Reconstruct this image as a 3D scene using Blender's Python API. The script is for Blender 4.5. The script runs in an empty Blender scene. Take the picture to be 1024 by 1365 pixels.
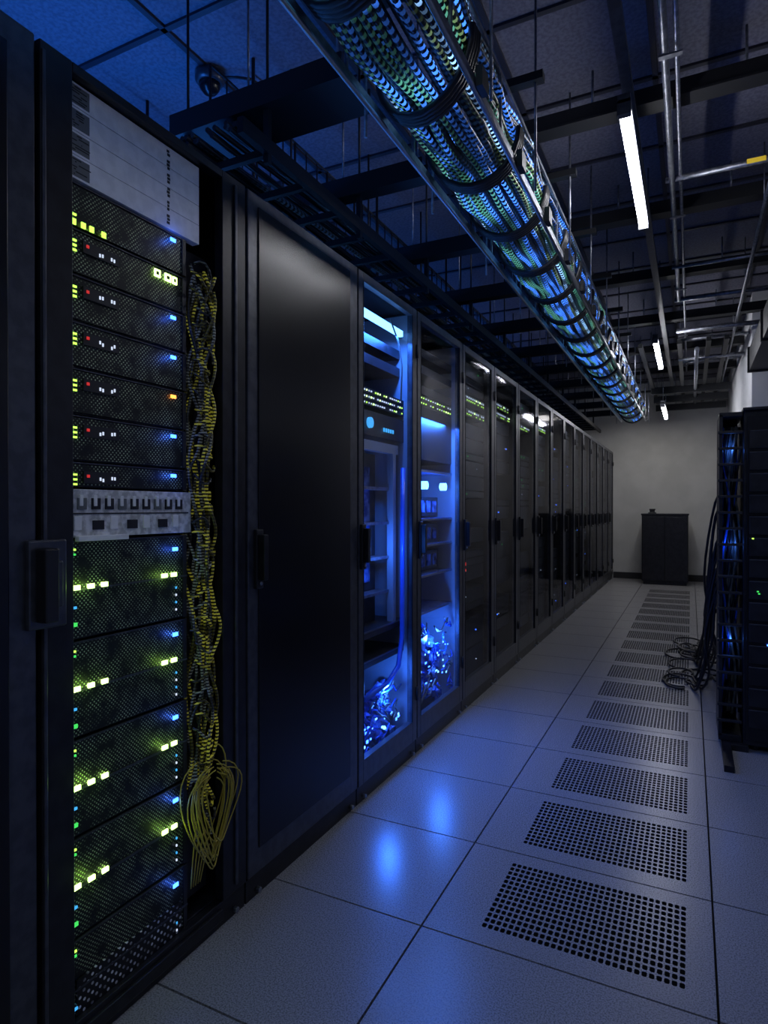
import bpy, math, random
from mathutils import Vector, Matrix
random.seed(7)
S=bpy.context.scene
try:
    S.view_settings.view_transform='Standard'; S.view_settings.look='None'
except Exception: pass
COL=S.collection
# ------------------------------------------------------------ materials
def mat(name,col=(.1,.1,.1),rough=.5,metal=0.,emit=None,es=0.,spec=.5,coat=0.,samp=False):
    m=bpy.data.materials.new(name);m.use_nodes=True
    b=m.node_tree.nodes['Principled BSDF']
    b.inputs['Base Color'].default_value=(*col,1);b.inputs['Roughness'].default_value=rough
    b.inputs['Metallic'].default_value=metal;b.inputs['Specular IOR Level'].default_value=spec
    b.inputs['Coat Weight'].default_value=coat
    if emit:
        b.inputs['Emission Color'].default_value=(*emit,1);b.inputs['Emission Strength'].default_value=es
    if not samp: m.cycles.emission_sampling='NONE'
    return m
def N(m,t,**k):
    n=m.node_tree.nodes.new(t)
    for a,v in k.items(): setattr(n,a,v)
    return n
def LK(m,a,b): m.node_tree.links.new(a,b)
def noisy(m,scale,c1,c2,lo=.4,hi=.6,rough=None,bump=0,detail=4):
    tc=N(m,'ShaderNodeTexCoord');n=N(m,'ShaderNodeTexNoise');n.inputs['Scale'].default_value=scale;n.inputs['Detail'].default_value=detail
    r=N(m,'ShaderNodeValToRGB');r.color_ramp.elements[0].position=lo;r.color_ramp.elements[1].position=hi
    r.color_ramp.elements[0].color=(*c1,1);r.color_ramp.elements[1].color=(*c2,1)
    b=m.node_tree.nodes['Principled BSDF']
    LK(m,tc.outputs['Object'],n.inputs['Vector']);LK(m,n.outputs['Fac'],r.inputs['Fac']);LK(m,r.outputs['Color'],b.inputs['Base Color'])
    if rough:
        mr=N(m,'ShaderNodeMapRange');mr.inputs['To Min'].default_value=rough[0];mr.inputs['To Max'].default_value=rough[1]
        LK(m,n.outputs['Fac'],mr.inputs['Value']);LK(m,mr.outputs[0],b.inputs['Roughness'])
    if bump:
        bp=N(m,'ShaderNodeBump');bp.inputs['Strength'].default_value=bump;bp.inputs['Distance'].default_value=.002
        LK(m,n.outputs['Fac'],bp.inputs['Height']);LK(m,bp.outputs[0],b.inputs['Normal'])
    return m
M_tile=noisy(mat('floor_laminate',rough=.3),260,(.17,.168,.172),(.34,.335,.345),.36,.64,rough=(.2,.36))
M_sub=mat('subfloor_dark',(.006,.006,.008),.9)
M_hole=mat('perforation_wall',(.02,.02,.022),.7)
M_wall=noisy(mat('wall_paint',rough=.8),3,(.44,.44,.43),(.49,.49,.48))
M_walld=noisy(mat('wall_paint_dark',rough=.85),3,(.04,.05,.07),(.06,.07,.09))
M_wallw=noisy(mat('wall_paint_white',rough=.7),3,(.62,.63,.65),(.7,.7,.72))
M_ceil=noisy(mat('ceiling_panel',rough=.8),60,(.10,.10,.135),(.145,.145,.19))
M_tbar=mat('ceiling_tbar',(.02,.02,.03),.5)
M_base=mat('baseboard_rubber',(.015,.015,.018),.6)
M_black=noisy(mat('rack_black_steel',rough=.38,metal=.3),25,(.012,.012,.014),(.02,.02,.024),rough=(.3,.45))
M_frame=noisy(mat('rack_door_frame',rough=.36,metal=.55),30,(.065,.068,.08),(.09,.095,.11),rough=(.28,.42))
M_pale=mat('rack_pale_grey',(.30,.32,.36),.5,.2)
M_edge=mat('brushed_steel',(.35,.37,.42),.3,1.)
M_door=mat('solid_black_door',(.006,.006,.008),.26,.0,spec=.4)
M_dark=mat('dark_plastic',(.012,.012,.014),.45)
M_steel=noisy(mat('galvanised_steel',rough=.4,metal=.8),40,(.16,.17,.2),(.26,.27,.31))
M_beam=mat('painted_dark_beam',(.016,.017,.02),.5,.4)
M_white=noisy(mat('label_panel_white',rough=.5),40,(.88,.88,.84),(.97,.97,.93))
M_ink=mat('label_ink',(.02,.02,.02),.6)
M_beige=noisy(mat('patch_panel_beige',rough=.5,metal=.1),70,(.5,.5,.46),(.85,.85,.81))
M_g=mat('led_green',(.1,.2,.02),.4,emit=(.50,1.,.10),es=1.8)
M_gw=mat('led_green_bright',(.2,.3,.1),.4,emit=(.60,1.,.26),es=4.)
M_g2=mat('led_emerald',(.02,.2,.05),.4,emit=(.08,1.,.16),es=.8)
M_b=mat('led_blue',(.02,.05,.3),.4,emit=(.03,.12,1.),es=9)
M_c=mat('led_cyan',(.02,.15,.2),.4,emit=(.06,.45,1.),es=1.0)
M_r=mat('led_red',(.3,.01,.01),.4,emit=(1.,.05,.05),es=.5)
M_rr=mat('led_red_bright',(.3,.01,.01),.4,emit=(1.,.05,.04),es=4)
M_o=mat('led_orange',(.3,.1,.01),.4,emit=(1.,.3,.05),es=3)
M_w=mat('led_white',(.3,.3,.3),.4,emit=(.7,.8,1.),es=.9)
M_tube=mat('tube_lamp_glass',(.8,.8,.8),.3,emit=(.92,.93,1.),es=44,samp=True)
M_strip=mat('led_strip_blue',(.1,.2,.5),.3,emit=(.12,.38,1.),es=6)
M_yel=mat('fibre_yellow',(.50,.38,.05),.45)
M_cg=mat('cable_grey',(.16,.17,.16),.5)
M_bc=mat('cable_blue_glossy',(.03,.12,.6),.25)
M_foil=noisy(mat('antistatic_foil',rough=.2,metal=.5),18,(.02,.06,.25),(.25,.4,.9),.4,.6)
def bezel(name,c1,c2,sc=150):
    m=mat(name,c1,.4,.3);b=m.node_tree.nodes['Principled BSDF']
    tc=N(m,'ShaderNodeTexCoord');mp=N(m,'ShaderNodeMapping');mp.inputs['Rotation'].default_value=(math.radians(45),0,0)
    sp=N(m,'ShaderNodeSeparateXYZ');cb=N(m,'ShaderNodeCombineXYZ');v=N(m,'ShaderNodeTexVoronoi',voronoi_dimensions='2D');v.inputs['Scale'].default_value=sc;v.inputs['Randomness'].default_value=.12
    LK(m,tc.outputs['Object'],mp.inputs['Vector']);LK(m,mp.outputs[0],sp.inputs[0]);LK(m,sp.outputs[1],cb.inputs[0]);LK(m,sp.outputs[2],cb.inputs[1]);LK(m,cb.outputs[0],v.inputs['Vector'])
    r=N(m,'ShaderNodeValToRGB');r.color_ramp.elements[0].position=.2;r.color_ramp.elements[1].position=.27
    r.color_ramp.elements[0].color=(*c2,1);r.color_ramp.elements[1].color=(*c1,1)
    LK(m,v.outputs['Distance'],r.inputs['Fac'])
    n=N(m,'ShaderNodeTexNoise');n.inputs['Scale'].default_value=30;LK(m,tc.outputs['Object'],n.inputs['Vector'])
    mx=N(m,'ShaderNodeMix',data_type='RGBA');mx.inputs[6].default_value=(*c1,1)
    r2=N(m,'ShaderNodeMapRange');r2.inputs['From Min'].default_value=.35;r2.inputs['From Max'].default_value=.6;LK(m,n.outputs['Fac'],r2.inputs['Value'])
    LK(m,r2.outputs[0],mx.inputs[0]);LK(m,r.outputs['Color'],mx.inputs[7]);LK(m,mx.outputs[2],b.inputs['Base Color'])
    return m
M_bez=bezel('server_bezel_mesh',(.008,.010,.008),(.55,.66,.38),145)  # pale greenish dots carry the glint of the mesh edges as colour
M_bezb=bezel('server_bezel_dark',(.008,.009,.011),(.06,.08,.12),120)
M_vent=bezel('vent_mesh_bright',(.01,.01,.012),(.98,.98,.98),70)
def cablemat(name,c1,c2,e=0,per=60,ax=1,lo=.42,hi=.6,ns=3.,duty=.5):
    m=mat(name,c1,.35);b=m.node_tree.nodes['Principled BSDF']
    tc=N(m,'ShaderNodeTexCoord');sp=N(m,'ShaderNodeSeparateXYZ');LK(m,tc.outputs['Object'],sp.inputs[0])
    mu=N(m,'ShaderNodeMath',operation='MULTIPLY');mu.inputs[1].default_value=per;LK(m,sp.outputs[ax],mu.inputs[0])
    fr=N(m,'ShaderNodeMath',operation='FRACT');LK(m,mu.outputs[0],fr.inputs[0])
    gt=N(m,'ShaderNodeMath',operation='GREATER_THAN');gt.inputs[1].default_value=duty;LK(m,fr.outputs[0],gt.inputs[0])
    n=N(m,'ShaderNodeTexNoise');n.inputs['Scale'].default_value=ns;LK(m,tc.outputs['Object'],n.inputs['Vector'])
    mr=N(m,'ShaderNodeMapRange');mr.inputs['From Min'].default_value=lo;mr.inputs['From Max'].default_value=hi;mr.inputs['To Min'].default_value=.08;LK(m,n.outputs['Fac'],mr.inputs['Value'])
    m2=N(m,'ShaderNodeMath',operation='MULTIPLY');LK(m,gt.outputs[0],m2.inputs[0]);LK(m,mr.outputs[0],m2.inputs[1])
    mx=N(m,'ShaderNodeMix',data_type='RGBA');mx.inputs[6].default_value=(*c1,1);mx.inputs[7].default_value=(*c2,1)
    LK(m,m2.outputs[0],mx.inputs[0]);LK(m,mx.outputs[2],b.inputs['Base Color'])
    if e:  # emission puts a glow into the dots; the cables are no lamps
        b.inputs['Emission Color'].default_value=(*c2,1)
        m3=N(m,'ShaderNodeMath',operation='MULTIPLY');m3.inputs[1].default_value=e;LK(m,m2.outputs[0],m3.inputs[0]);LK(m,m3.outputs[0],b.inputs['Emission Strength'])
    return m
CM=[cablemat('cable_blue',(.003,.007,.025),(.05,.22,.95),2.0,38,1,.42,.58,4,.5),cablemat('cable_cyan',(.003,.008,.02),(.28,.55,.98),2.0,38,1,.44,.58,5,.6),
    cablemat('cable_green',(.004,.010,.008),(.12,.46,.32),.8,38,1,.42,.58,4,.55),cablemat('cable_olive',(.006,.010,.006),(.30,.46,.2),.45,38,1,.46,.58,4,.6),cablemat('cable_black',(.004,.005,.007),(.03,.08,.16),.1,38)]  # glowing dots paint the blue and green highlights onto the bundle
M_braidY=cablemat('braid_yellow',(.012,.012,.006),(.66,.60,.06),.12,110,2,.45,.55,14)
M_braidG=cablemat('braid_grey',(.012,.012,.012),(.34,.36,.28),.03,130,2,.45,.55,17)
def glass(name,tint,k=.9):
    m=bpy.data.materials.new(name);m.use_nodes=True;nt=m.node_tree;nt.nodes.clear()
    o=N(m,'ShaderNodeOutputMaterial');t=N(m,'ShaderNodeBsdfTransparent');t.inputs[0].default_value=(*tint,1)
    g=N(m,'ShaderNodeBsdfGlossy');g.inputs['Roughness'].default_value=.06;g.inputs[0].default_value=(.9,.9,.95,1)
    lw=N(m,'ShaderNodeLayerWeight');lw.inputs[0].default_value=.5
    pw=N(m,'ShaderNodeMath',operation='POWER');pw.inputs[1].default_value=5;LK(m,lw.outputs['Facing'],pw.inputs[0])
    ma=N(m,'ShaderNodeMath',operation='MULTIPLY_ADD');ma.inputs[1].default_value=k;ma.inputs[2].default_value=.035;LK(m,pw.outputs[0],ma.inputs[0])
    mx=N(m,'ShaderNodeMixShader');LK(m,ma.outputs[0],mx.inputs[0]);LK(m,t.outputs[0],mx.inputs[1]);LK(m,g.outputs[0],mx.inputs[2]);LK(m,mx.outputs[0],o.inputs[0])
    return m
M_glass=glass('door_glass_clear',(.88,.92,.97),.7);M_glassd=glass('door_glass_smoked',(.6,.65,.75),.45)
# ------------------------------------------------------------ mesh builder
class MB:
    def __init__(s): s.v=[];s.f=[];s.m=[];s.mats=[];s.sm=[]
    def mi(s,m):
        if m not in s.mats: s.mats.append(m)
        return s.mats.index(m)
    def box(s,x0,x1,y0,y1,z0,z1,m,ch=0.):
        k=len(s.v);i=s.mi(m)
        s.v+=[(x,y,z) for z in (z0,z1) for y in (y0,y1) for x in (x0,x1)]
        for f in ((0,2,3,1),(4,5,7,6),(0,1,5,4),(2,6,7,3),(0,4,6,2),(1,3,7,5)):
            s.f.append([k+a for a in f]);s.m.append(i);s.sm.append(False)
    def tube(s,pts,r,m,n=6,cap=True,closed=False):
        pts=[Vector(p) for p in pts];i=s.mi(m);k=len(s.v);L=len(pts)
        prev=None
        for j,p in enumerate(pts):
            if closed: t=pts[(j+1)%L]-pts[j-1]
            else: t=pts[min(j+1,L-1)]-pts[max(j-1,0)]
            t.normalize()
            if prev is None:
                u=t.cross(Vector((0,0,1)));
                if u.length<.1: u=t.cross(Vector((1,0,0)))
            else: u=prev-t*prev.dot(t)
            u.normalize();w=t.cross(u);prev=u
            rr=r[j] if isinstance(r,(list,tuple)) else r
            for a in range(n):
                an=2*math.pi*a/n;s.v.append(tuple(p+u*math.cos(an)*rr+w*math.sin(an)*rr))
        for j in range(L if closed else L-1):
            for a in range(n):
                b=(a+1)%n;j2=(j+1)%L
                s.f.append([k+j*n+a,k+j*n+b,k+j2*n+b,k+j2*n+a]);s.m.append(i);s.sm.append(n>4)
        if cap and not closed:
            s.f.append([k+a for a in range(n)][::-1]);s.f.append([k+(L-1)*n+a for a in range(n)]);s.m+=[i,i];s.sm+=[False,False]
    def build(s,name,parent=None,bevel=0,loc=None):
        me=bpy.data.meshes.new(name);me.from_pydata(s.v,[],s.f)
        for m in s.mats: me.materials.append(m)
        me.polygons.foreach_set('material_index',s.m);me.polygons.foreach_set('use_smooth',s.sm);me.update()
        o=bpy.data.objects.new(name,me);COL.objects.link(o)
        if parent: o.parent=parent
        if loc: o.location=loc
        if bevel:
            b=o.modifiers.new('bevel','BEVEL');b.width=bevel;b.segments=2;b.limit_method='ANGLE';b.angle_limit=math.radians(40)
        return o
def empty(name,loc=(0,0,0)):
    e=bpy.data.objects.new(name,None);e.empty_display_size=.1;e.location=loc;COL.objects.link(e);return e
def light(name,typ,loc,power,col,parent=None,size=.1,sy=None,rot=(0,0,0)):
    l=bpy.data.lights.new(name,typ);l.energy=power;l.color=col
    if typ=='AREA':
        l.size=size
        if sy: l.shape='RECTANGLE';l.size_y=sy
    else: l.shadow_soft_size=size
    o=bpy.data.objects.new(name,l);o.location=loc;o.rotation_euler=rot;COL.objects.link(o)
    if parent:o.parent=parent
    return o
# ------------------------------------------------------------ dimensions
XB=-1.117; RH=2.03; CE=3.1; YB=10.63; XL=-2.9; XR=.95; YF=-1.6
# ------------------------------------------------------------ floor
XS=[-.6456+.7036*k for k in range(-4,4)]
P=.4625
YS=[1.531+P*k for k in range(-7,21)]
fl=MB();fl.box(XL-.1,XR+.1,YF-.1,YB+.1,-.09,-.03,M_sub)
G=.0028
perf=[]
for a in range(len(XS)-1):
    for b in range(len(YS)-1):
        x0,x1,y0,y1=max(XS[a],XL)+G,min(XS[a+1],XR)-G,max(YS[b],YF)+G,min(YS[b+1],YB)-G
        if x1<=x0 or y1<=y0: continue
        if abs(XS[a]+.6456)<.01 and 7<=b<=23: perf.append((XS[a],YS[b]));continue
        fl.box(x0,x1,y0,y1,-.03,0,M_tile)
fl.build('floor')
pm=MB();ip=pm.mi(M_tile);ih=pm.mi(M_hole)
W=.7036;nx,ny=30,14;px0,px1,py0,py1=.143,.639,.066,.404
cw=(px1-px0)/nx;chh=(py1-py0)/ny;hx,hy=.0060,.0088
def quad(mb,pts,i):
    k=len(mb.v);mb.v+=pts;mb.f.append(list(range(k,k+len(pts))));mb.m.append(i);mb.sm.append(False)
for ix in range(nx):
    for iy in range(ny):
        cx=px0+cw*(ix+.5);cy=py0+chh*(iy+.5);X=cw/2;Y=chh/2;c=.0028
        inn=[(cx+hx,cy-hy+c),(cx+hx,cy+hy-c),(cx+hx-c,cy+hy),(cx-hx+c,cy+hy),(cx-hx,cy+hy-c),(cx-hx,cy-hy+c),(cx-hx+c,cy-hy),(cx+hx-c,cy-hy)]
        cor=[(cx+X,cy-Y),(cx+X,cy+Y),(cx-X,cy+Y),(cx-X,cy-Y)]
        k=len(pm.v)
        pm.v+=[(p[0],p[1],0) for p in inn]+[(p[0],p[1],-.014) for p in inn]+[(p[0],p[1],0) for p in cor]
        fs=[[k+16,k+17,k+1,k+0],[k+17,k+2,k+1],[k+17,k+18,k+3,k+2],[k+18,k+4,k+3],[k+18,k+19,k+5,k+4],[k+19,k+6,k+5],[k+19,k+16,k+7,k+6],[k+16,k+0,k+7]]
        for f in fs: pm.f.append(f);pm.m.append(ip);pm.sm.append(False)
        for q in range(8):
            q2=(q+1)%8;pm.f.append([k+q,k+q2,k+8+q2,k+8+q]);pm.m.append(ih);pm.sm.append(False)
a0,a1,b0,b1=G,W-G,G,P-G
quad(pm,[(a0,b0,0),(a1,b0,0),(a1,py0,0),(a0,py0,0)],ip);quad(pm,[(a0,py1,0),(a1,py1,0),(a1,b1,0),(a0,b1,0)],ip)
quad(pm,[(a0,py0,0),(px0,py0,0),(px0,py1,0),(a0,py1,0)],ip);quad(pm,[(px1,py0,0),(a1,py0,0),(a1,py1,0),(px1,py1,0)],ip)
for s in (((a0,b0),(a1,b0)),((a1,b0),(a1,b1)),((a1,b1),(a0,b1)),((a0,b1),(a0,b0))):
    quad(pm,[(*s[0],-.03),(*s[1],-.03),(*s[1],0),(*s[0],0)],ip)
po=None
for (x,y) in perf:
    if po is None: po=pm.build('perforated_floor_tile',loc=(x,y,0))
    else:
        o=bpy.data.objects.new('perforated_floor_tile',po.data);o.location=(x,y,0);COL.objects.link(o)
# ------------------------------------------------------------ room shell
def one(name,args,m,bevel=0):
    b=MB();b.box(*args,m);return b.build(name,bevel=bevel)
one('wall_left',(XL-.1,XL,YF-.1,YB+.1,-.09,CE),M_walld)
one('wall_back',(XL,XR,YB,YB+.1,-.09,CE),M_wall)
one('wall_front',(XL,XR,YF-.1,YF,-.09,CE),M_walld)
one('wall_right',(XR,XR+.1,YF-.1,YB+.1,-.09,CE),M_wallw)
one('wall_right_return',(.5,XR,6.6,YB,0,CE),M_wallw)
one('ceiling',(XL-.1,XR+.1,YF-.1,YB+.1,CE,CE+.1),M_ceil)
one('baseboard_back',(XB,.49,YB-.015,YB,0,.1),M_base)
tb=MB()
x=XL+.35
while x<XR: tb.box(x-.012,x+.012,YF,YB,CE-.012,CE,M_tbar);x+=.6
y=YF+.5
while y<YB: tb.box(XL,XR,y-.012,y+.012,CE-.012,CE,M_tbar);y+=.6
tb.build('trim_ceiling_grid')
# ------------------------------------------------------------ racks
D=1.0
def frame(w,e,solid_front=False):
    b=MB();g=.003
    b.box(-D,-.03,g,.014,.0,RH,M_black);b.box(-D,-.03,w-.014,w-g,.0,RH,M_black)
    b.box(-D,-.03,.014,w-.014,RH-.02,RH,M_black);b.box(-D,-.03,.014,w-.014,0,.07,M_black)
    b.box(-D,-D+.012,.014,w-.014,.07,RH-.02,M_black)
    b.box(-.03,-.008,g,w-g,0,.065,M_black)
    for yy in (.05,w-.05):
        b.tube([(-.006,yy,.02),(.008,yy,.02)],.008,M_edge,8)
    b.build('frame',e,bevel=.0015)
def handle(e,y=.028,big=1.):
    b=MB();b.box(.0,.012,y-.016*big,y+.016*big,.89,1.06,M_dark);b.box(.012,.034,y-.010*big,y+.010*big,.915,1.045,M_black)
    b.tube([(.012,y,.905),(.018,y,.905)],.006,M_edge,8);b.build('handle',e,bevel=.003)
def door(w,e,gm,lo=.16,hi=1.985,l=.042,r=.066,solid=False):
    b=MB();g=.005;x0,x1=-.028,0
    b.box(x0,x1,g,l,.07,2.02,M_frame);b.box(x0,x1,w-r,w-g,.07,2.02,M_frame)
    b.box(x0,x1,l,w-r,.07,lo,M_frame);b.box(x0,x1,l,w-r,hi,2.02,M_frame)
    for yy in (l,w-r-.004): b.box(x1-.004,x1+.0015,yy,yy+.004,lo,hi,M_black)
    b.build('door_frame',e,bevel=.002)
    b=MB();quad(b,[(-.006,l,lo),(-.006,w-r,lo),(-.006,w-r,hi),(-.006,l,hi)],b.mi(gm));b.build('door_glass',e)
    b=MB()
    for z in (.25,1.8): b.tube([(.004,w-.012,z),(.004,w-.012,z+.06)],.007,M_black,8)
    b.build('hinges',e)
def led(b,x,y,z,wy,wz,m): b.box(x,x+.003,y-wy/2,y+wy/2,z-wz/2,z+wz/2,m)
def generic(w,e,rows,gz,seed,dense=True):
    random.seed(seed);b=MB();xf=-.055;z=.12
    ra,rb=.05,w-.07
    while z<1.9:
        h=random.choice((.044,.044,.088,.088,.178))
        if random.random()<.82 and not any(abs(z+h/2-g)<.03+h/2 for g in gz):
            b.box(xf-.6,xf,ra,rb,z,z+h-.004,M_dark);b.box(xf,xf+.006,ra+.005,rb-.005,z+.003,z+h-.007,M_bezb)
            for q in range(random.randint(0,2)): led(b,xf+.006,random.uniform(.1,w-.15),z+h*.5,.007,.005,random.choice((M_b,M_g2,M_w)))
        z+=h
    for zz in gz:
        b.box(xf-.1,xf+.008,ra,rb,zz-.022,zz+.022,M_dark)
        n=14
        for q in range(n):
            yy=.07+(w-.16)*q/(n-1)
            if random.random()<.8: led(b,xf+.008,yy,zz+.007,.016,.009,random.choice((M_gw,M_w,M_w)))
            if random.random()<.6: led(b,xf+.008,yy,zz-.011,.013,.006,M_g)
    b.build('equipment',e)
edges=[.15,.77,1.39,2.04,2.60,3.23,3.84]+[3.84+.61*k for k in range(1,12)]
BL=(.04,.19,1.)
for i in range(len(edges)-1):
    y0=edges[i];w=edges[i+1]-y0
    e=empty('server_rack',(XB,y0,0));frame(w,e)
    if i==0:
        b=MB();b.box(-.028,0,.005,w-.005,.07,2.02,M_frame);b.build('door_frame',e,bevel=.003)
        b=MB();b.box(0,.004,.05,w-.06,.15,1.97,M_door);b.build('door_panel',e,bevel=.002)
    elif i==1:
        RK=e
        b=MB()
        b.box(-.028,.0,.005,.075,.07,2.02,M_black);b.box(-.028,.0,w-.10,w-.005,.07,2.02,M_black)
        b.box(-.028,.0,.075,w-.10,2.0,2.02,M_black);b.box(-.028,.0,.075,w-.10,.02,.05,M_black)
        b.box(0,.006,w-.055,w-.045,.09,2.0,M_frame);b.box(0,.006,.006,.014,.09,2.0,M_frame)
        b.build('open_frame',e,bevel=.002)
        b=MB();b.box(0,.014,-.03,.05,.89,1.06,M_frame);b.box(.014,.045,-.018,.012,.905,1.045,M_dark);b.box(.014,.032,.012,.03,.93,1.02,M_frame);b.build('handle',e,bevel=.004)
    elif i==2:
        b=MB();b.box(-.028,0,.005,w-.005,.07,2.02,M_frame);b.build('door_frame',e,bevel=.003)
        b=MB();b.box(0,.004,.05,w-.065,.14,1.985,M_door);b.build('door_panel',e,bevel=.002)
        handle(e,.045)
    else:
        door(w,e,M_glass if i in (3,4) else M_glassd,r=.05 if i in (3,4) else .066);handle(e)
        if i>4:
            generic(w,e,0,{5:(1.76,1.68),6:(1.81,1.75),7:(1.74,),8:(1.8,)}.get(i,()),i)
            if i==5:
                b=MB();led(b,-.045,.16,.80,.03,.018,M_rr);led(b,-.045,.16,.765,.03,.014,M_rr);b.box(-.05,-.045,.12,.2,.745,.82,M_dark);b.build('alarm_led',e)
    if i==3: R3=e;w3=w
    if i==4: R4=e;w4=w
# ---- rack 1 : open servers (local: x from XB, y from .77)
def ly(Y): return Y-.77
b=MB();xf=-.033;ya,yb=ly(.845),ly(1.18)
def unit(zb,zt,kind):
    b.box(-.8,xf,ya,yb,zb+.002,zt-.002,M_dark)
    b.box(xf,xf+.008,ya+.012,yb-.012,zb+.005,zt-.006,M_bez)
    b.box(xf,xf+.011,ya,ya+.012,zb+.003,zt-.003,M_dark);b.box(xf,xf+.011,yb-.012,yb,zb+.003,zt-.003,M_dark)
    b.box(xf,xf+.0105,ya,yb,zt-.0045,zt-.002,M_frame)
X1=xf+.011
ups=[1.795,1.70,1.605,1.508,1.412,1.315,1.218,1.163]
for k in range(7):
    zt,zb=ups[k],ups[k+1];unit(zb,zt,0)
    if k in (0,2,3,5,6) or k==4:
        led(b,X1,ly(1.135),zt-.018,.016,.008,M_o if k==4 else M_b)
        if k!=4: light('led_glow','POINT',(X1+.022,ly(1.135),zt-.018),.03,(.05,.15,1.),RK,.006)
    if k==0:
        for yy in (.862,.885,.905,.935): led(b,X1,ly(yy),zt-.085,.010,.012,M_g);
        led(b,X1,ly(.862),zt-.07,.012,.004,M_g)
    if k==1:
        for yy,ww in ((1.085,.018),(1.118,.020),(1.14,.014)):
            b.box(X1,X1+.003,ly(yy)-ww/2,ly(yy)+ww/2,zt-.03,zt-.012,M_gw)
            b.box(X1+.0028,X1+.0034,ly(yy)-ww/4,ly(yy)+ww/5,zt-.025,zt-.017,M_ink)
    if k>=1:
        for dz in (.028,.038,.048): led(b,X1,ly(.862),zt-dz,.012,.004,M_g)
        led(b,X1,ly(.895),zt-.03,.006,.006,M_r)
        for yy in (.925,.932,.955,.962): led(b,X1,ly(yy),zt-.032-random.random()*.006,.003,.007,M_w)
        b.box(X1-.004,X1+.001,ly(.885),ly(.975),zt-.045,zt-.02,M_dark)
lows=[1.055,.845,.64,.435,.225,.05]
for k in range(5):
    zt,zb=lows[k],lows[k+1];zm=zt-.10
    unit(zb,zt,1)
    b.box(xf,xf+.013,ya,yb,zm-.006,zm-.002,M_frame)
    led(b,X1,ly(1.14),zt-.035,.016,.009,M_b)
    light('led_glow','POINT',(X1+.022,ly(1.14),zt-.035),.03,(.05,.15,1.),RK,.006)
    led(b,X1,ly(.858),zt-.02,.012,.004,M_g);led(b,X1,ly(.858),zt-.03,.012,.004,M_g2)
    if k<4:
        for yy in (.866,.90,.934): b.box(X1,X1+.004,ly(yy)-.008,ly(yy)+.008,zm-.004,zm+.006,M_gw)
        for yy in (1.105,1.135): b.box(X1,X1+.004,ly(yy)-.0085,ly(yy)+.0085,zm-.002,zm+.008,M_gw)
        light('led_glow','POINT',(X1+.03,ly(.90),zm),.026,(.5,1.,.15),RK,.008)
        light('led_glow','POINT',(X1+.03,ly(1.12),zm),.022,(.5,1.,.15),RK,.008)
    for q in range(4): led(b,X1,ly(1.143),zm-.03-q*.018,.003,.005,M_w if q%2 else M_c)
    led(b,X1,ly(.862),zm-.04,.008,.005,M_c);led(b,X1,ly(.862),zm-.075,.011,.008,M_g2)
b.box(xf+.008,xf+.012,ya+.02,yb-.02,.06,.14,M_vent)
b.build('servers',RK)
b=MB()
for k in range(4):
    z0=1.80+k*.0495;b.box(xf-.01,xf+.012,ya-.002,ly(1.225),z0,z0+.048,M_white)
    b.box(xf+.012,xf+.0128,ya+.003,ya+.055,z0+.005,z0+.043,M_cg)
    for q in range(7): b.box(xf+.0128,xf+.0135,ya+.006+random.random()*.035,ya+.012+random.random()*.045+.004,z0+.008+q*.005,z0+.010+q*.005,M_ink)
for q in range(22):
    if q%4!=3: b.box(xf+.012,xf+.013,ly(1.115)+random.random()*.003,ly(1.123)+random.random()*.003,1.81+q*.0082,1.816+q*.0082,M_ink)
b.build('label_panel',RK)
b=MB()
b.box(xf-.05,xf+.016,ya-.004,yb+.01,1.06,1.16,M_beige)
for q in range(9):
    yy=ya+.02+q*.034;b.box(xf+.015,xf+.019,yy,yy+.022,1.118,1.142,M_dark if q%3 else M_cg)
    b.box(xf+.015,xf+.021,yy+.004,yy+.012,1.125,1.148,M_white)
for q in range(7):
    yy=ya+.012+q*.045;b.box(xf+.015,xf+.019,yy,yy+.018+.01*(q%2),1.075,1.095 if q%2 else 1.104,M_dark if q%2 else M_white)
b.box(xf+.016,xf+.018,ya,yb,1.108,1.111,M_ink);b.box(xf+.016,xf+.03,ly(.86),ly(.985),1.052,1.063,M_white)
b.build('patch_module',RK,bevel=.001)
random.seed(3);b=MB()
b.box(-.09,-.06,yb+.004,ly(1.29),.1,1.79,M_dark)
for c in range(15):
    yc=1.19+random.random()*.06;ph=random.random()*6;am=.008+random.random()*.012;xo=-.05+random.random()*.05
    zt=1.77-random.random()*.10;zb=.25+random.random()*.2;pts=[];n=60
    for k in range(n):
        t=k/(n-1);z=zt+(zb-zt)*t
        pts.append((xo+.012*math.sin(ph+t*25),ly(yc+am*math.sin(ph+t*(22+c))+.008*math.sin(t*11)+.015*t),z))
    b.tube(pts,.0042,M_braidY if c%2 else M_braidG,6)
for c in range(40):
    z=1.74-c*.036;yy=1.18+random.random()*.03;pts=[]
    for k in range(7):
        t=k/6;pts.append((-.012+.02*math.sin(t*3.14),ly(yy+.06*t),z+.012*math.sin(t*6.3+c)-.018*t))
    b.tube(pts,.0035,M_braidY if c%3 else M_braidG,5)
b.build('braided_cables',RK)
b=MB()
for c in range(14):
    rw=.03+random.random()*.045;rh=.09+random.random()*.05;yc=1.215+random.random()*.04;zc=.32+random.random()*.05;xo=-.01+random.random()*.045;pts=[]
    ph=random.random()*.5
    for k in range(25):
        a=math.pi*.5+ph+2*math.pi*k/24*.93
        pts.append((xo+.01*math.sin(a*2),ly(yc+rw*math.cos(a)*(1+.3*math.sin(a))),zc+rh*math.sin(a)))
    b.tube(pts,.0018,M_yel,5)
for c in range(5):
    pts=[(.0,ly(1.19+.012*c),.33-.02*c),(.006,ly(1.17+.012*c),.24),(.0,ly(1.17+.008*c),.17)];b.tube(pts,.0018,M_yel,5)
b.build('fibre_loops',RK)
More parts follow.
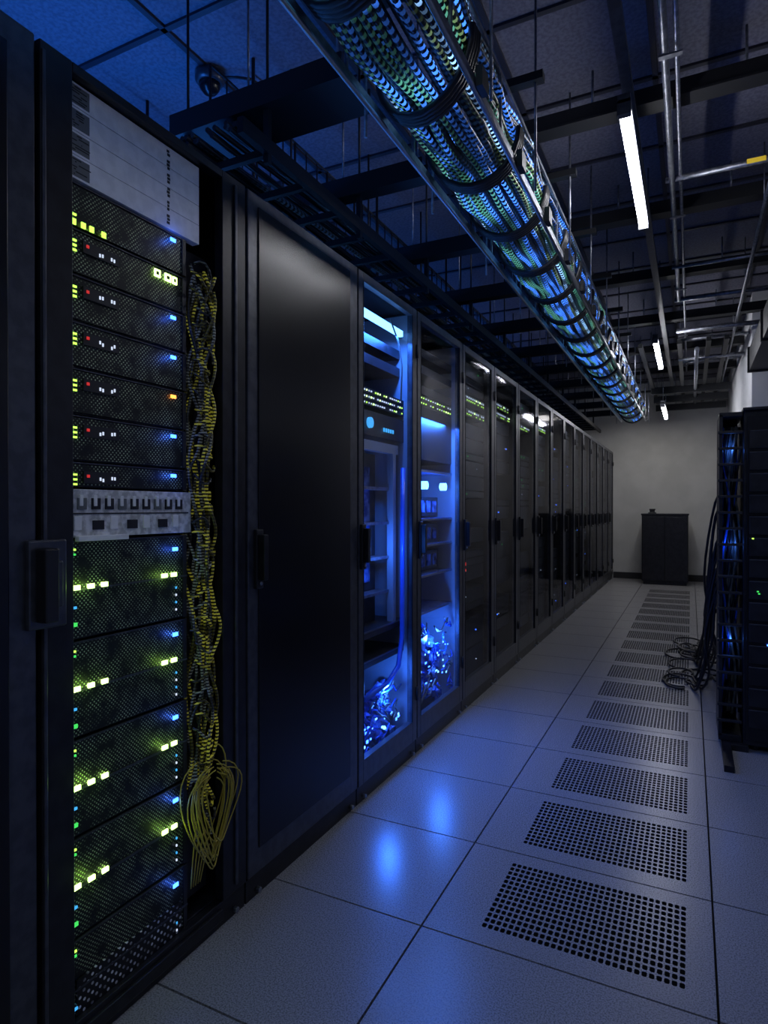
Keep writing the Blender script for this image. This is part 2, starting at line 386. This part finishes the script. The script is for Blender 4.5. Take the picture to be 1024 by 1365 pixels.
# ---- rack 3/4 : blue interior
def blue_rack(e,w,kind):
    random.seed(40+kind);b=MB();xf=-.06
    b.box(-.95,-.94,.02,w-.02,.08,2.0,M_foil)
    b.box(-.9,-.032,w-.0165,w-.0145,.08,2.0,M_pale);b.box(-.9,-.032,.0145,.0165,.08,2.0,M_pale)  # paler side panels added to catch the blue light inside the rack
    ra,rb=.03,w-.018
    if kind==3:
        b.box(xf-.02,xf-.01,ra,rb,1.905,1.915,M_steel)
        b.box(xf-.01,xf+.01,ra+.03,rb-.03,1.895,1.92,M_strip)
        for z in (1.80,1.72): b.box(-.6,xf-.02,ra,rb,z,z+.04,M_bezb)
        for zz in (1.60,1.575,1.55):
            b.box(-.6,xf,ra,rb,zz-.011,zz+.011,M_dark)
            for q in range(24):
                if random.random()<.75: led(b,xf,.06+(w-.1)*q/23,zz,random.choice((.005,.009)),.006,random.choice((M_gw,M_w,M_w,M_w,M_g)))
        b.box(-.5,xf,ra,rb,1.42,1.52,M_bezb)
        b.tube([(xf+.001,.20,1.47),(xf+.012,.20,1.47)],.022,M_c,20)
        for q in range(5): led(b,xf+.004,.33+q*.022,1.455,.012,.016,M_c)
        b.box(xf-.03,xf,.06,rb-.06,1.36,1.40,M_pale);b.box(xf-.03,xf,w-.13,w-.10,.62,1.36,M_pale);b.box(xf-.03,xf,.06,.08,.62,1.36,M_pale)
        b.box(xf-.10,xf-.09,.08,w-.13,.62,1.36,M_bezb);b.box(xf-.09,xf-.08,.14,w-.20,.80,1.3,M_foil)
        for z in (1.2,1.05,.9,.75): b.box(xf-.08,xf-.02,.08,w-.13,z,z+.012,M_steel)
        for z in (.62,.50): b.box(-.5,xf,ra,rb,z-.03,z,M_dark);b.box(xf,xf+.004,ra,rb,z-.006,z,M_edge)
        pts=[(xf+.03,w-.09,1.3),(xf+.03,w-.095,.9),(xf+.03,w-.10,.55),(xf+.03,w-.14,.43),(xf+.03,w-.25,.38),(xf+.03,.10,.37)]
        b.tube(pts,.011,M_bc,10)
        pts=[(-.04,w-.2,1.93),(-.03,w-.14,1.85),(-.03,w-.10,1.75),(-.04,w-.09,1.6)];b.tube(pts,.004,M_cg,6)
    else:
        for z in (1.86,1.78,1.68): b.box(-.6,xf,ra,rb,z,z+.04,M_bezb)
        for zz in (1.66,1.635):
            b.box(-.6,xf,ra,rb,zz-.012,zz+.012,M_dark)
            for q in range(18):
                if random.random()<.75: led(b,xf,.06+(w-.1)*q/17,zz,.010,.006,random.choice((M_gw,M_w,M_g)))
        b.box(-.6,xf,ra,rb,1.36,1.62,M_dark)
        for z in (1.30,1.06,.93,.78,.60):
            b.box(-.6,xf,ra,rb,z,z+.012,M_foil);b.box(xf,xf+.004,ra,rb,z,z+.01,M_edge)
        for yy in (.24,.50):
            b.tube([(xf-.02,yy,1.235),(xf+.01,yy,1.235)],.020,M_strip,16)
        for z0,z1 in ((1.08,1.18),(.94,1.04),(.80,.90)):
            b.box(-.6,xf-.06,.06,w-.07,z0,z1,M_bezb)
            for q in range(6): b.box(xf-.06,xf-.056,.08+q*.08,.13+q*.08,z0+.02,z1-.02,M_foil)
    top=.38 if kind==3 else .56
    for q in range(32):
        cx=random.uniform(-.20,-.07);cy=random.uniform(.06,w-.06);cz=random.uniform(.1,top-.06);r=random.uniform(.025,.055)
        k=len(b.v);im=b.mi(M_foil);n1,n2=6,5
        for a in range(n1):
            for c in range(n2+1):
                th=math.pi*c/n2;ph=2*math.pi*a/n1;rr=r*random.uniform(.6,1.25)
                b.v.append((min(cx+rr*math.sin(th)*math.cos(ph),-.055),min(max(cy+rr*math.sin(th)*math.sin(ph),.03),w-.03),max(.075,cz+rr*math.cos(th))))
        for a in range(n1):
            for c in range(n2):
                a2=(a+1)%n1;b.f.append([k+a*(n2+1)+c,k+a*(n2+1)+c+1,k+a2*(n2+1)+c+1,k+a2*(n2+1)+c]);b.m.append(im);b.sm.append(False)
    for q in range(16):
        pts=[];y=random.uniform(.08,w-.08);z=random.uniform(.12,top);x=random.uniform(-.05,-.035)
        for k in range(9):
            y+=random.uniform(-.06,.06);z+=random.uniform(-.035,.035);y=min(max(y,.05),w-.05);z=min(max(z,.09),top);pts.append((x,y,z))
        b.tube(pts,.004,random.choice((M_bc,M_cg,M_bc)),6)
    for q in range(24):
        led(b,random.uniform(-.06,-.04),random.uniform(.08,w-.06),random.uniform(.16,.25) if kind==3 else random.uniform(.2,.5),random.uniform(.006,.02),random.uniform(.005,.012),random.choice((M_strip,M_b)))  # emissive bits paint bright blue spots onto the lit heap
    b.build('blue_lit_equipment',e)
    light('interior_lamp','AREA',(-.035,w/2,1.87 if kind==3 else 1.56),6,BL,e,.04,w-.2,(0,math.radians(15),0))
    light('base_lamp','POINT',(-.022,w*.55,.36 if kind==3 else .46),6.5 if kind==3 else 7,BL,e,.02)
    light('mid_lamp','POINT',(-.022,w*.55,.95 if kind==3 else 1.2),2.6 if kind==3 else 4,BL,e,.02)
blue_rack(R3,w3,3);blue_rack(R4,w4,4)
# ------------------------------------------------------------ overhead
T=empty('overhead_cable_tray',(0,0,0));b=MB()
y0,y1=-.2,9.4
for xx in (-.885,-.57):
    b.box(xx-.006,xx+.006,y0,y1,2.345,2.375,M_steel);b.box(xx-.004,xx+.004,y0,y1,2.56,2.575,M_steel)
    b.tube([(xx,y0,2.345),(xx,y1,2.345)],.008,M_edge,8)
k=0;y=.1
while y<y1:
    for xx in (-.885,-.57): b.box(xx-.004,xx+.004,y,y+.012,2.35,2.57,M_steel)
    y+=.48
y=.35
HY=[]
while y<y1:
    HY.append(y);y+=.47
random.seed(2)
for y in HY:
    pts=[];sk=random.uniform(-.04,.04)
    for q in range(13):
        a=math.pi+math.pi*q/12;pts.append((-.728+.168*math.cos(a),y+sk*math.cos(a),2.50+.186*math.sin(a)))
    for dy in (-.026,-.010,.006,.022): b.tube([(p[0],p[1]+dy,p[2]) for p in pts],.0105,M_dark,6)
    b.box(-.56,-.54,y-.03,y+.03,2.34,2.40,M_dark)
b.build('tray_frame',T)
random.seed(11);b=MB()
ring=[]
for r,cnt in ((.150,44),(.128,30)):
    for q in range(cnt): ring.append((r,2*math.pi*q/cnt))
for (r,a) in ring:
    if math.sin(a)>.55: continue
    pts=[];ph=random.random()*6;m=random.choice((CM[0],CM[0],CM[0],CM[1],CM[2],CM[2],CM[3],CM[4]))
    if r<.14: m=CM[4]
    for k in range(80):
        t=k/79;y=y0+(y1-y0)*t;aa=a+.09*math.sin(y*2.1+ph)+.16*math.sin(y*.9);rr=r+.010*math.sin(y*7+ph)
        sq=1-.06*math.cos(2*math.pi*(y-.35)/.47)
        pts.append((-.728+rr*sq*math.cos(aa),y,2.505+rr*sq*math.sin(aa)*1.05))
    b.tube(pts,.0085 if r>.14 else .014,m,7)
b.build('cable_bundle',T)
b=MB()
for y in (1.75,2.32,3.05,3.75,4.5,5.3,6.1,6.9,7.7,8.5,9.2):
    for xx in (-.93,-.52): b.tube([(xx,y,2.3),(xx,y,CE-.002)],.005,M_steel,6)
    b.box(-.96,-.49,y-.02,y+.02,2.70,2.73,M_beam)
b.build('hangers',T)
L=empty('overhead_ladder_rack');b=MB()
for xx in (-1.62,-1.27):
    b.box(xx-.012,xx+.012,1.55,10.2,2.30,2.35,M_beam)
y=1.7
while y<10.1: b.box(-1.61,-1.28,y,y+.02,2.31,2.335,M_beam);y+=.24
for y,wd in ((1.66,.2),(2.3,.07),(3.05,.07),(3.8,.07),(4.6,.07),(5.4,.07),(6.2,.07),(7.,.07),(7.8,.07),(8.6,.07),(9.4,.07)):
    b.box(-1.68,-.97,y,y+wd,2.45,2.475,M_beam);b.box(-1.68,-.97,y,y+.008,2.475,2.53,M_beam);b.box(-1.68,-.97,y+wd-.008,y+wd,2.475,2.53,M_beam)
    for xx in (-1.62,-1.27):
        b.box(xx-.01,xx+.01,y+.02,y+.04,2.27,2.45,M_beam);b.tube([(xx,y+.03,2.45),(xx,y+.03,CE-.002)],.005,M_beam,6)
    for xx in (-1.0,-1.35): b.tube([(xx,y+.03,2.5),(xx,y+.03,CE-.002)],.004,M_steel,6)
b.build('ladder_frame',L)
b=MB();random.seed(5)
for q in range(18):
    pts=[];xo=random.uniform(-1.58,-1.31);ph=random.random()*6
    for k in range(36): pts.append((xo+.02*math.sin(k*.5+ph),1.6+k*.24,2.36+.012*(q%3)))
    b.tube(pts,.009,random.choice((M_dark,M_dark,M_dark,CM[4])),6)
b.build('ladder_cables',L)
C=empty('wire_basket_tray');b=MB()
xa,xb,za,zb=-2.35,-1.75,2.42,2.92
y=1.95
q=0
while y<8.8:
    rr=.006 if q%3==0 else .0035
    for xx in (xa,xb): b.tube([(xx,y,za),(xx,y,zb)],rr,M_beam,5)
    b.tube([(xa,y,za),(xb,y,za)],rr,M_beam,5);y+=.10;q+=1
for xx in (xa,xb):
    for zz in (za,za+.1,za+.2,za+.32,zb): b.tube([(xx,1.95,zz),(xx,8.8,zz)],.006,M_beam,5)
for xx in (xa+.14,xa+.28,xa+.42): b.tube([(xx,1.95,za),(xx,8.8,za)],.004,M_beam,5)
y=2.2
while y<8.8:
    for xx in (xa-.02,xb+.02): b.tube([(xx,y,za-.03),(xx,y,CE-.002)],.008,M_beam,6)
    b.box(xa-.03,xb+.03,y-.015,y+.015,za-.03,za-.004,M_beam);y+=1.2
b.build('basket',C)
def beam(name,fn):
    b=MB();fn(b);return b.build(name)
def f1(b):
    for y in (2.9,4.0,5.1,6.3,7.5,8.7):
        b.box(-1.1,XR-.01,y,y+.05,2.86,2.93,M_beam);b.box(-1.1,XR-.01,y-.02,y+.07,2.85,2.86,M_beam)
        for xx in (-.4,.2,.8): b.tube([(xx,y+.025,2.93),(xx,y+.025,CE-.014)],.006,M_steel,6)
beam('ceiling_support_beam',f1)
def f2(b):
    for y,z,r in ((3.5,2.80,.014),(4.7,2.77,.010),(5.53,2.80,.018),(6.2,2.72,.02),(6.7,2.76,.014),(7.3,2.70,.02),(7.9,2.80,.016)):
        b.tube([(-.12,y,z),(XR-.01 if y<6.5 else .49,y,z)],r,M_steel,10)
    b.tube([(-.09,0,2.79),(-.09,5.5,2.79)],.014,M_steel,8);b.tube([(-.05,0,2.81),(-.05,8.5,2.81)],.009,M_steel,8)
    b.tube([(.35,1.,2.74),(.35,9.8,2.74)],.012,M_steel,8);b.tube([(.55,1.,2.6),(.55,6.4,2.6)],.02,M_steel,8)
    for y in (1.2,2.5,3.9,5.2,6.6,8.):
        b.tube([(-.09,y,2.79),(-.09,y,CE-.014)],.004,M_steel,6);b.tube([(.35,y,2.74),(.35,y,CE-.014)],.004,M_steel,6)
        b.box(-.11,-.03,y-.012,y+.012,2.77,2.776,M_steel)
beam('ceiling_conduit_pipes',f2)
def f3(b):
    b.box(.47,.92,2.0,6.5,2.36,2.56,M_beam)
    for y in (2.0,3.1,4.2,5.3,6.46): b.box(.455,.93,y,y+.03,2.345,2.575,M_beam)
    for y in (2.5,4.8):
        for xx in (.5,.88): b.tube([(xx,y,2.56),(xx,y,CE-.014)],.005,M_steel,6)
beam('air_duct',f3)
def f4(b):
    for y,z in ((8.9,2.62),(9.5,2.6),(10.1,2.57)):
        b.box(-.47,.45,y,y+.05,z,z+.09,M_beam)
        for xx in (-.4,-.2,.35): b.tube([(xx,y+.02,z+.09),(xx,y+.02,CE-.014)],.005,M_steel,6)
    for xx in (-.45,-.1,.15,.3): b.box(xx-.02,xx+.02,6.6,10.3,2.70,2.74,M_beam)
    b.tube([(.05,6.7,2.66),(.05,10.2,2.66)],.02,M_steel,12)
beam('suspended_pipe_rack',f4)
b=MB();b.box(.24,.32,3.482,3.486,2.79,2.812,mat('yellow_glow',(.6,.45,.03),.5,emit=(.9,.6,.05),es=.3));b.build('pipe_yellow_light')  # glowing plate standing in for a small yellow light on the pipe
TR=MB();TR.box(-.245,-.205,.2,9.6,2.745,2.775,M_frame)
for y in (.6,2.0,3.9,5.4,7.6,9.3): TR.tube([(-.225,y,2.775),(-.225,y,CE-.014)],.005,M_steel,6)
TR.build('lighting_track')
for (ya_,yb_,z,xx) in ((2.45,3.53,2.60,-.225),(5.95,7.15,2.60,-.285),(8.0,9.2,2.34,-.30)):
    e=empty('tube_lamp',(xx,ya_,z));b=MB();l=yb_-ya_
    b.box(-.022,.022,0,l,.018,.05,M_frame)
    b.tube([(0,.03,0),(0,l-.03,0)],.021,M_tube,14)
    for yy in (0,l-.03): b.box(-.024,.024,yy,yy+.03,-.024,.03,M_frame)
    for yy in (.15,l-.15): b.tube([(0,yy,.05),(0,yy,2.745-z)],.004,M_steel,6)
    b.build('fixture',e)
e=empty('dome_security_camera',(-1.96,2.18,CE-.012));b=MB()
b.tube([(0,0,0),(0,0,-.03),(0,0,-.045)],[.065,.065,.055],M_frame,20)
b.tube([(0,0,-.045),(0,0,-.065),(0,0,-.085),(0,0,-.095)],[.048,.044,.028,.008],M_door,20)
b.tube([(.06,.02,-.02),(.12,.05,-.02),(.16,.1,-.01),(.17,.18,-.003)],.006,M_dark,6);b.build('dome',e)
# ------------------------------------------------------------ right cabinet
E=empty('network_cabinet',(.22,3.30,0));b=MB();w,d,h=.66,.72,1.57
b.box(0,w,0,d,.03,h,M_black);b.box(.01,w-.01,-.02,0,.06,h-.03,M_door)
b.box(-.006,w+.004,-.024,d,h,h+.012,M_black)
z=.12
while z<h-.08:
    b.box(.02,w-.03,-.028,-.02,z,z+.082,M_black);b.box(.02,w-.03,-.0295,-.027,z+.078,z+.082,M_frame);z+=.098
for yy,zz,m in ((.03,.98,M_g),(.055,.73,M_g2),(.05,.74,M_g2),(.09,.5,M_b)): b.box(yy,yy+.008,-.033,-.028,zz,zz+.006,m)
for xx in (.05,w-.05):
    for yy in (.05,d-.05): b.tube([(xx,yy,0),(xx,yy,.03)],.02,M_dark,10)
b.build('cabinet_body',E,bevel=.002)
b=MB()
b.box(-.10,-.085,.02,.32,.05,h-.01,M_black);b.box(-.10,-.01,.30,.32,.05,h-.01,M_black);b.box(-.10,-.004,.02,.32,h-.02,h,M_black);b.box(-.10,-.004,.02,.32,.03,.06,M_black)
z=.12
while z<h-.05: b.box(-.105,-.004,.008,.03,z,z+.012,M_dark);z+=.075
b.box(-.09,-.05,-.30,.40,0,.028,M_black);b.box(-.05,.02,-.02,.02,0,.03,M_black)
b.build('cable_manager',E,bevel=.0015)
for zz in (.5,.95,1.4): light('column_blue_fill','POINT',(-.05,.07,zz),.16,(.05,.2,1.),E,.01)  # blue points added to tint the cable column, no fixture
random.seed(21);b=MB()
for q in range(14):
    xo=random.uniform(-.075,-.02);yo=random.uniform(.09,.16);ph=random.random()*6;pts=[]
    for k in range(24): pts.append((xo+.016*math.sin(k*.6+ph),yo+.01*math.cos(k*.8+ph),h-.06-k*(h-.2)/23))
    b.tube(pts,.006,random.choice((M_bc,M_dark,M_dark,M_cg)),6)
b.build('vertical_cables',E)
b=MB()
for q in range(17):
    z0=random.uniform(.6,1.2);yo=random.uniform(.3,1.8);pts=[]
    x1=-.08;x2=random.uniform(-.20,-.06)
    pts=[(x1+.03,.3,z0),(x1-.02,.34+yo*.1,z0-.04),(x1-.03-.04*random.random(),.4+yo*.3,z0*.6),(x2*.8,.5+yo*.6,z0*.25),(x2,.6+yo*.8,.03),(x2-.03,.7+yo,.012)]
    a0=random.random()*6
    r=random.uniform(.05,.12)
    cx,cy=x2-.05-r*math.cos(a0),.7+yo-r*math.sin(a0)
    cx=max(cx,-.28)
    for k in range(1,14): pts.append((cx+r*math.cos(a0+k*.42),cy+r*1.6*math.sin(a0+k*.42),.010+.004*(q%4)))
    V=[Vector(p) for p in pts];o=[]
    for k in range(len(V)-1):
        p0,p1,p2,p3=V[max(k-1,0)],V[k],V[k+1],V[min(k+2,len(V)-1)]
        for t in (0,.25,.5,.75):
            o.append(.5*((2*p1)+(-p0+p2)*t+(2*p0-5*p1+4*p2-p3)*t*t+(-p0+3*p1-3*p2+p3)*t**3))
    for p in o: p.z=max(p.z,.008)
    b.tube(o,.007,M_dark,6)
b.build('floor_cables',E)
# ------------------------------------------------------------ end cabinet
E2=empty('storage_cabinet',(-.65,9.93,0));b=MB()
b.box(0,.62,0,.5,.05,1.02,M_black);b.box(.02,.60,.02,.48,0,.05,M_black);b.box(-.01,.63,-.015,.51,1.02,1.045,M_black)
b.box(.012,.306,-.014,0,.07,1.0,M_black);b.box(.314,.608,-.014,0,.07,1.0,M_black)
b.build('cabinet_body',E2,bevel=.003)
E3=empty('small_dark_item',(-.52,10.05,1.0455));b=MB()  # small dark item on the cabinet, kind unknown
b.box(-.05,.06,0,.1,0,.018,M_dark);b.box(-.03,.04,.01,.09,.018,.05,M_dark);b.box(-.035,.05,.0,.09,.05,.07,M_black);b.build('item_body',E3,bevel=.004)
# ------------------------------------------------------------ lights
b=MB();b.box(-2.20,-2.17,.9,4.2,RH+.012,RH+.03,M_strip);b.box(-2.21,-2.16,.9,4.2,RH+.001,RH+.012,M_steel)
b.build('blue_led_strip')
light('blue_uplight','AREA',(-2.3,1.7,2.1),21,(.02,.2,1.),None,.3,2.0,(math.pi,0,0))
light('blue_uplight','AREA',(-2.3,6.,2.1),9,(.02,.2,1.),None,.3,4,(math.pi,0,0))
light('tray_blue_fill','AREA',(-1.05,2.2,2.12),1.2,(.08,.3,1.),None,.1,2.5,(math.pi,0,0))  # added blue fill below the tray, lights the cables from underneath
light('aisle_fill_light','AREA',(-.1,-.4,3.0),13,(.62,.72,1.),None,1.,1.,(0,0,0))  # added soft fill for ambience near the camera, no real fixture
light('end_area_light','AREA',(-.5,9.6,2.5),7,(1.,.96,.9),None,.8,.6,(0,0,0))  # warm area light over the aisle end, without a fixture
wd=bpy.data.worlds.new('World');S.world=wd;wd.use_nodes=True
wd.node_tree.nodes['Background'].inputs[0].default_value=(.01,.02,.05,1);wd.node_tree.nodes['Background'].inputs[1].default_value=.3
# ------------------------------------------------------------ camera
cd=bpy.data.cameras.new('camera');cd.sensor_fit='HORIZONTAL';cd.sensor_width=36;cd.lens=826.8/1024*36;cd.clip_start=.02
cam=bpy.data.objects.new('camera',cd);cam.location=(0,0,1.12);cam.rotation_euler=(math.pi/2-.0057,0,.4593);COL.objects.link(cam);S.camera=cam
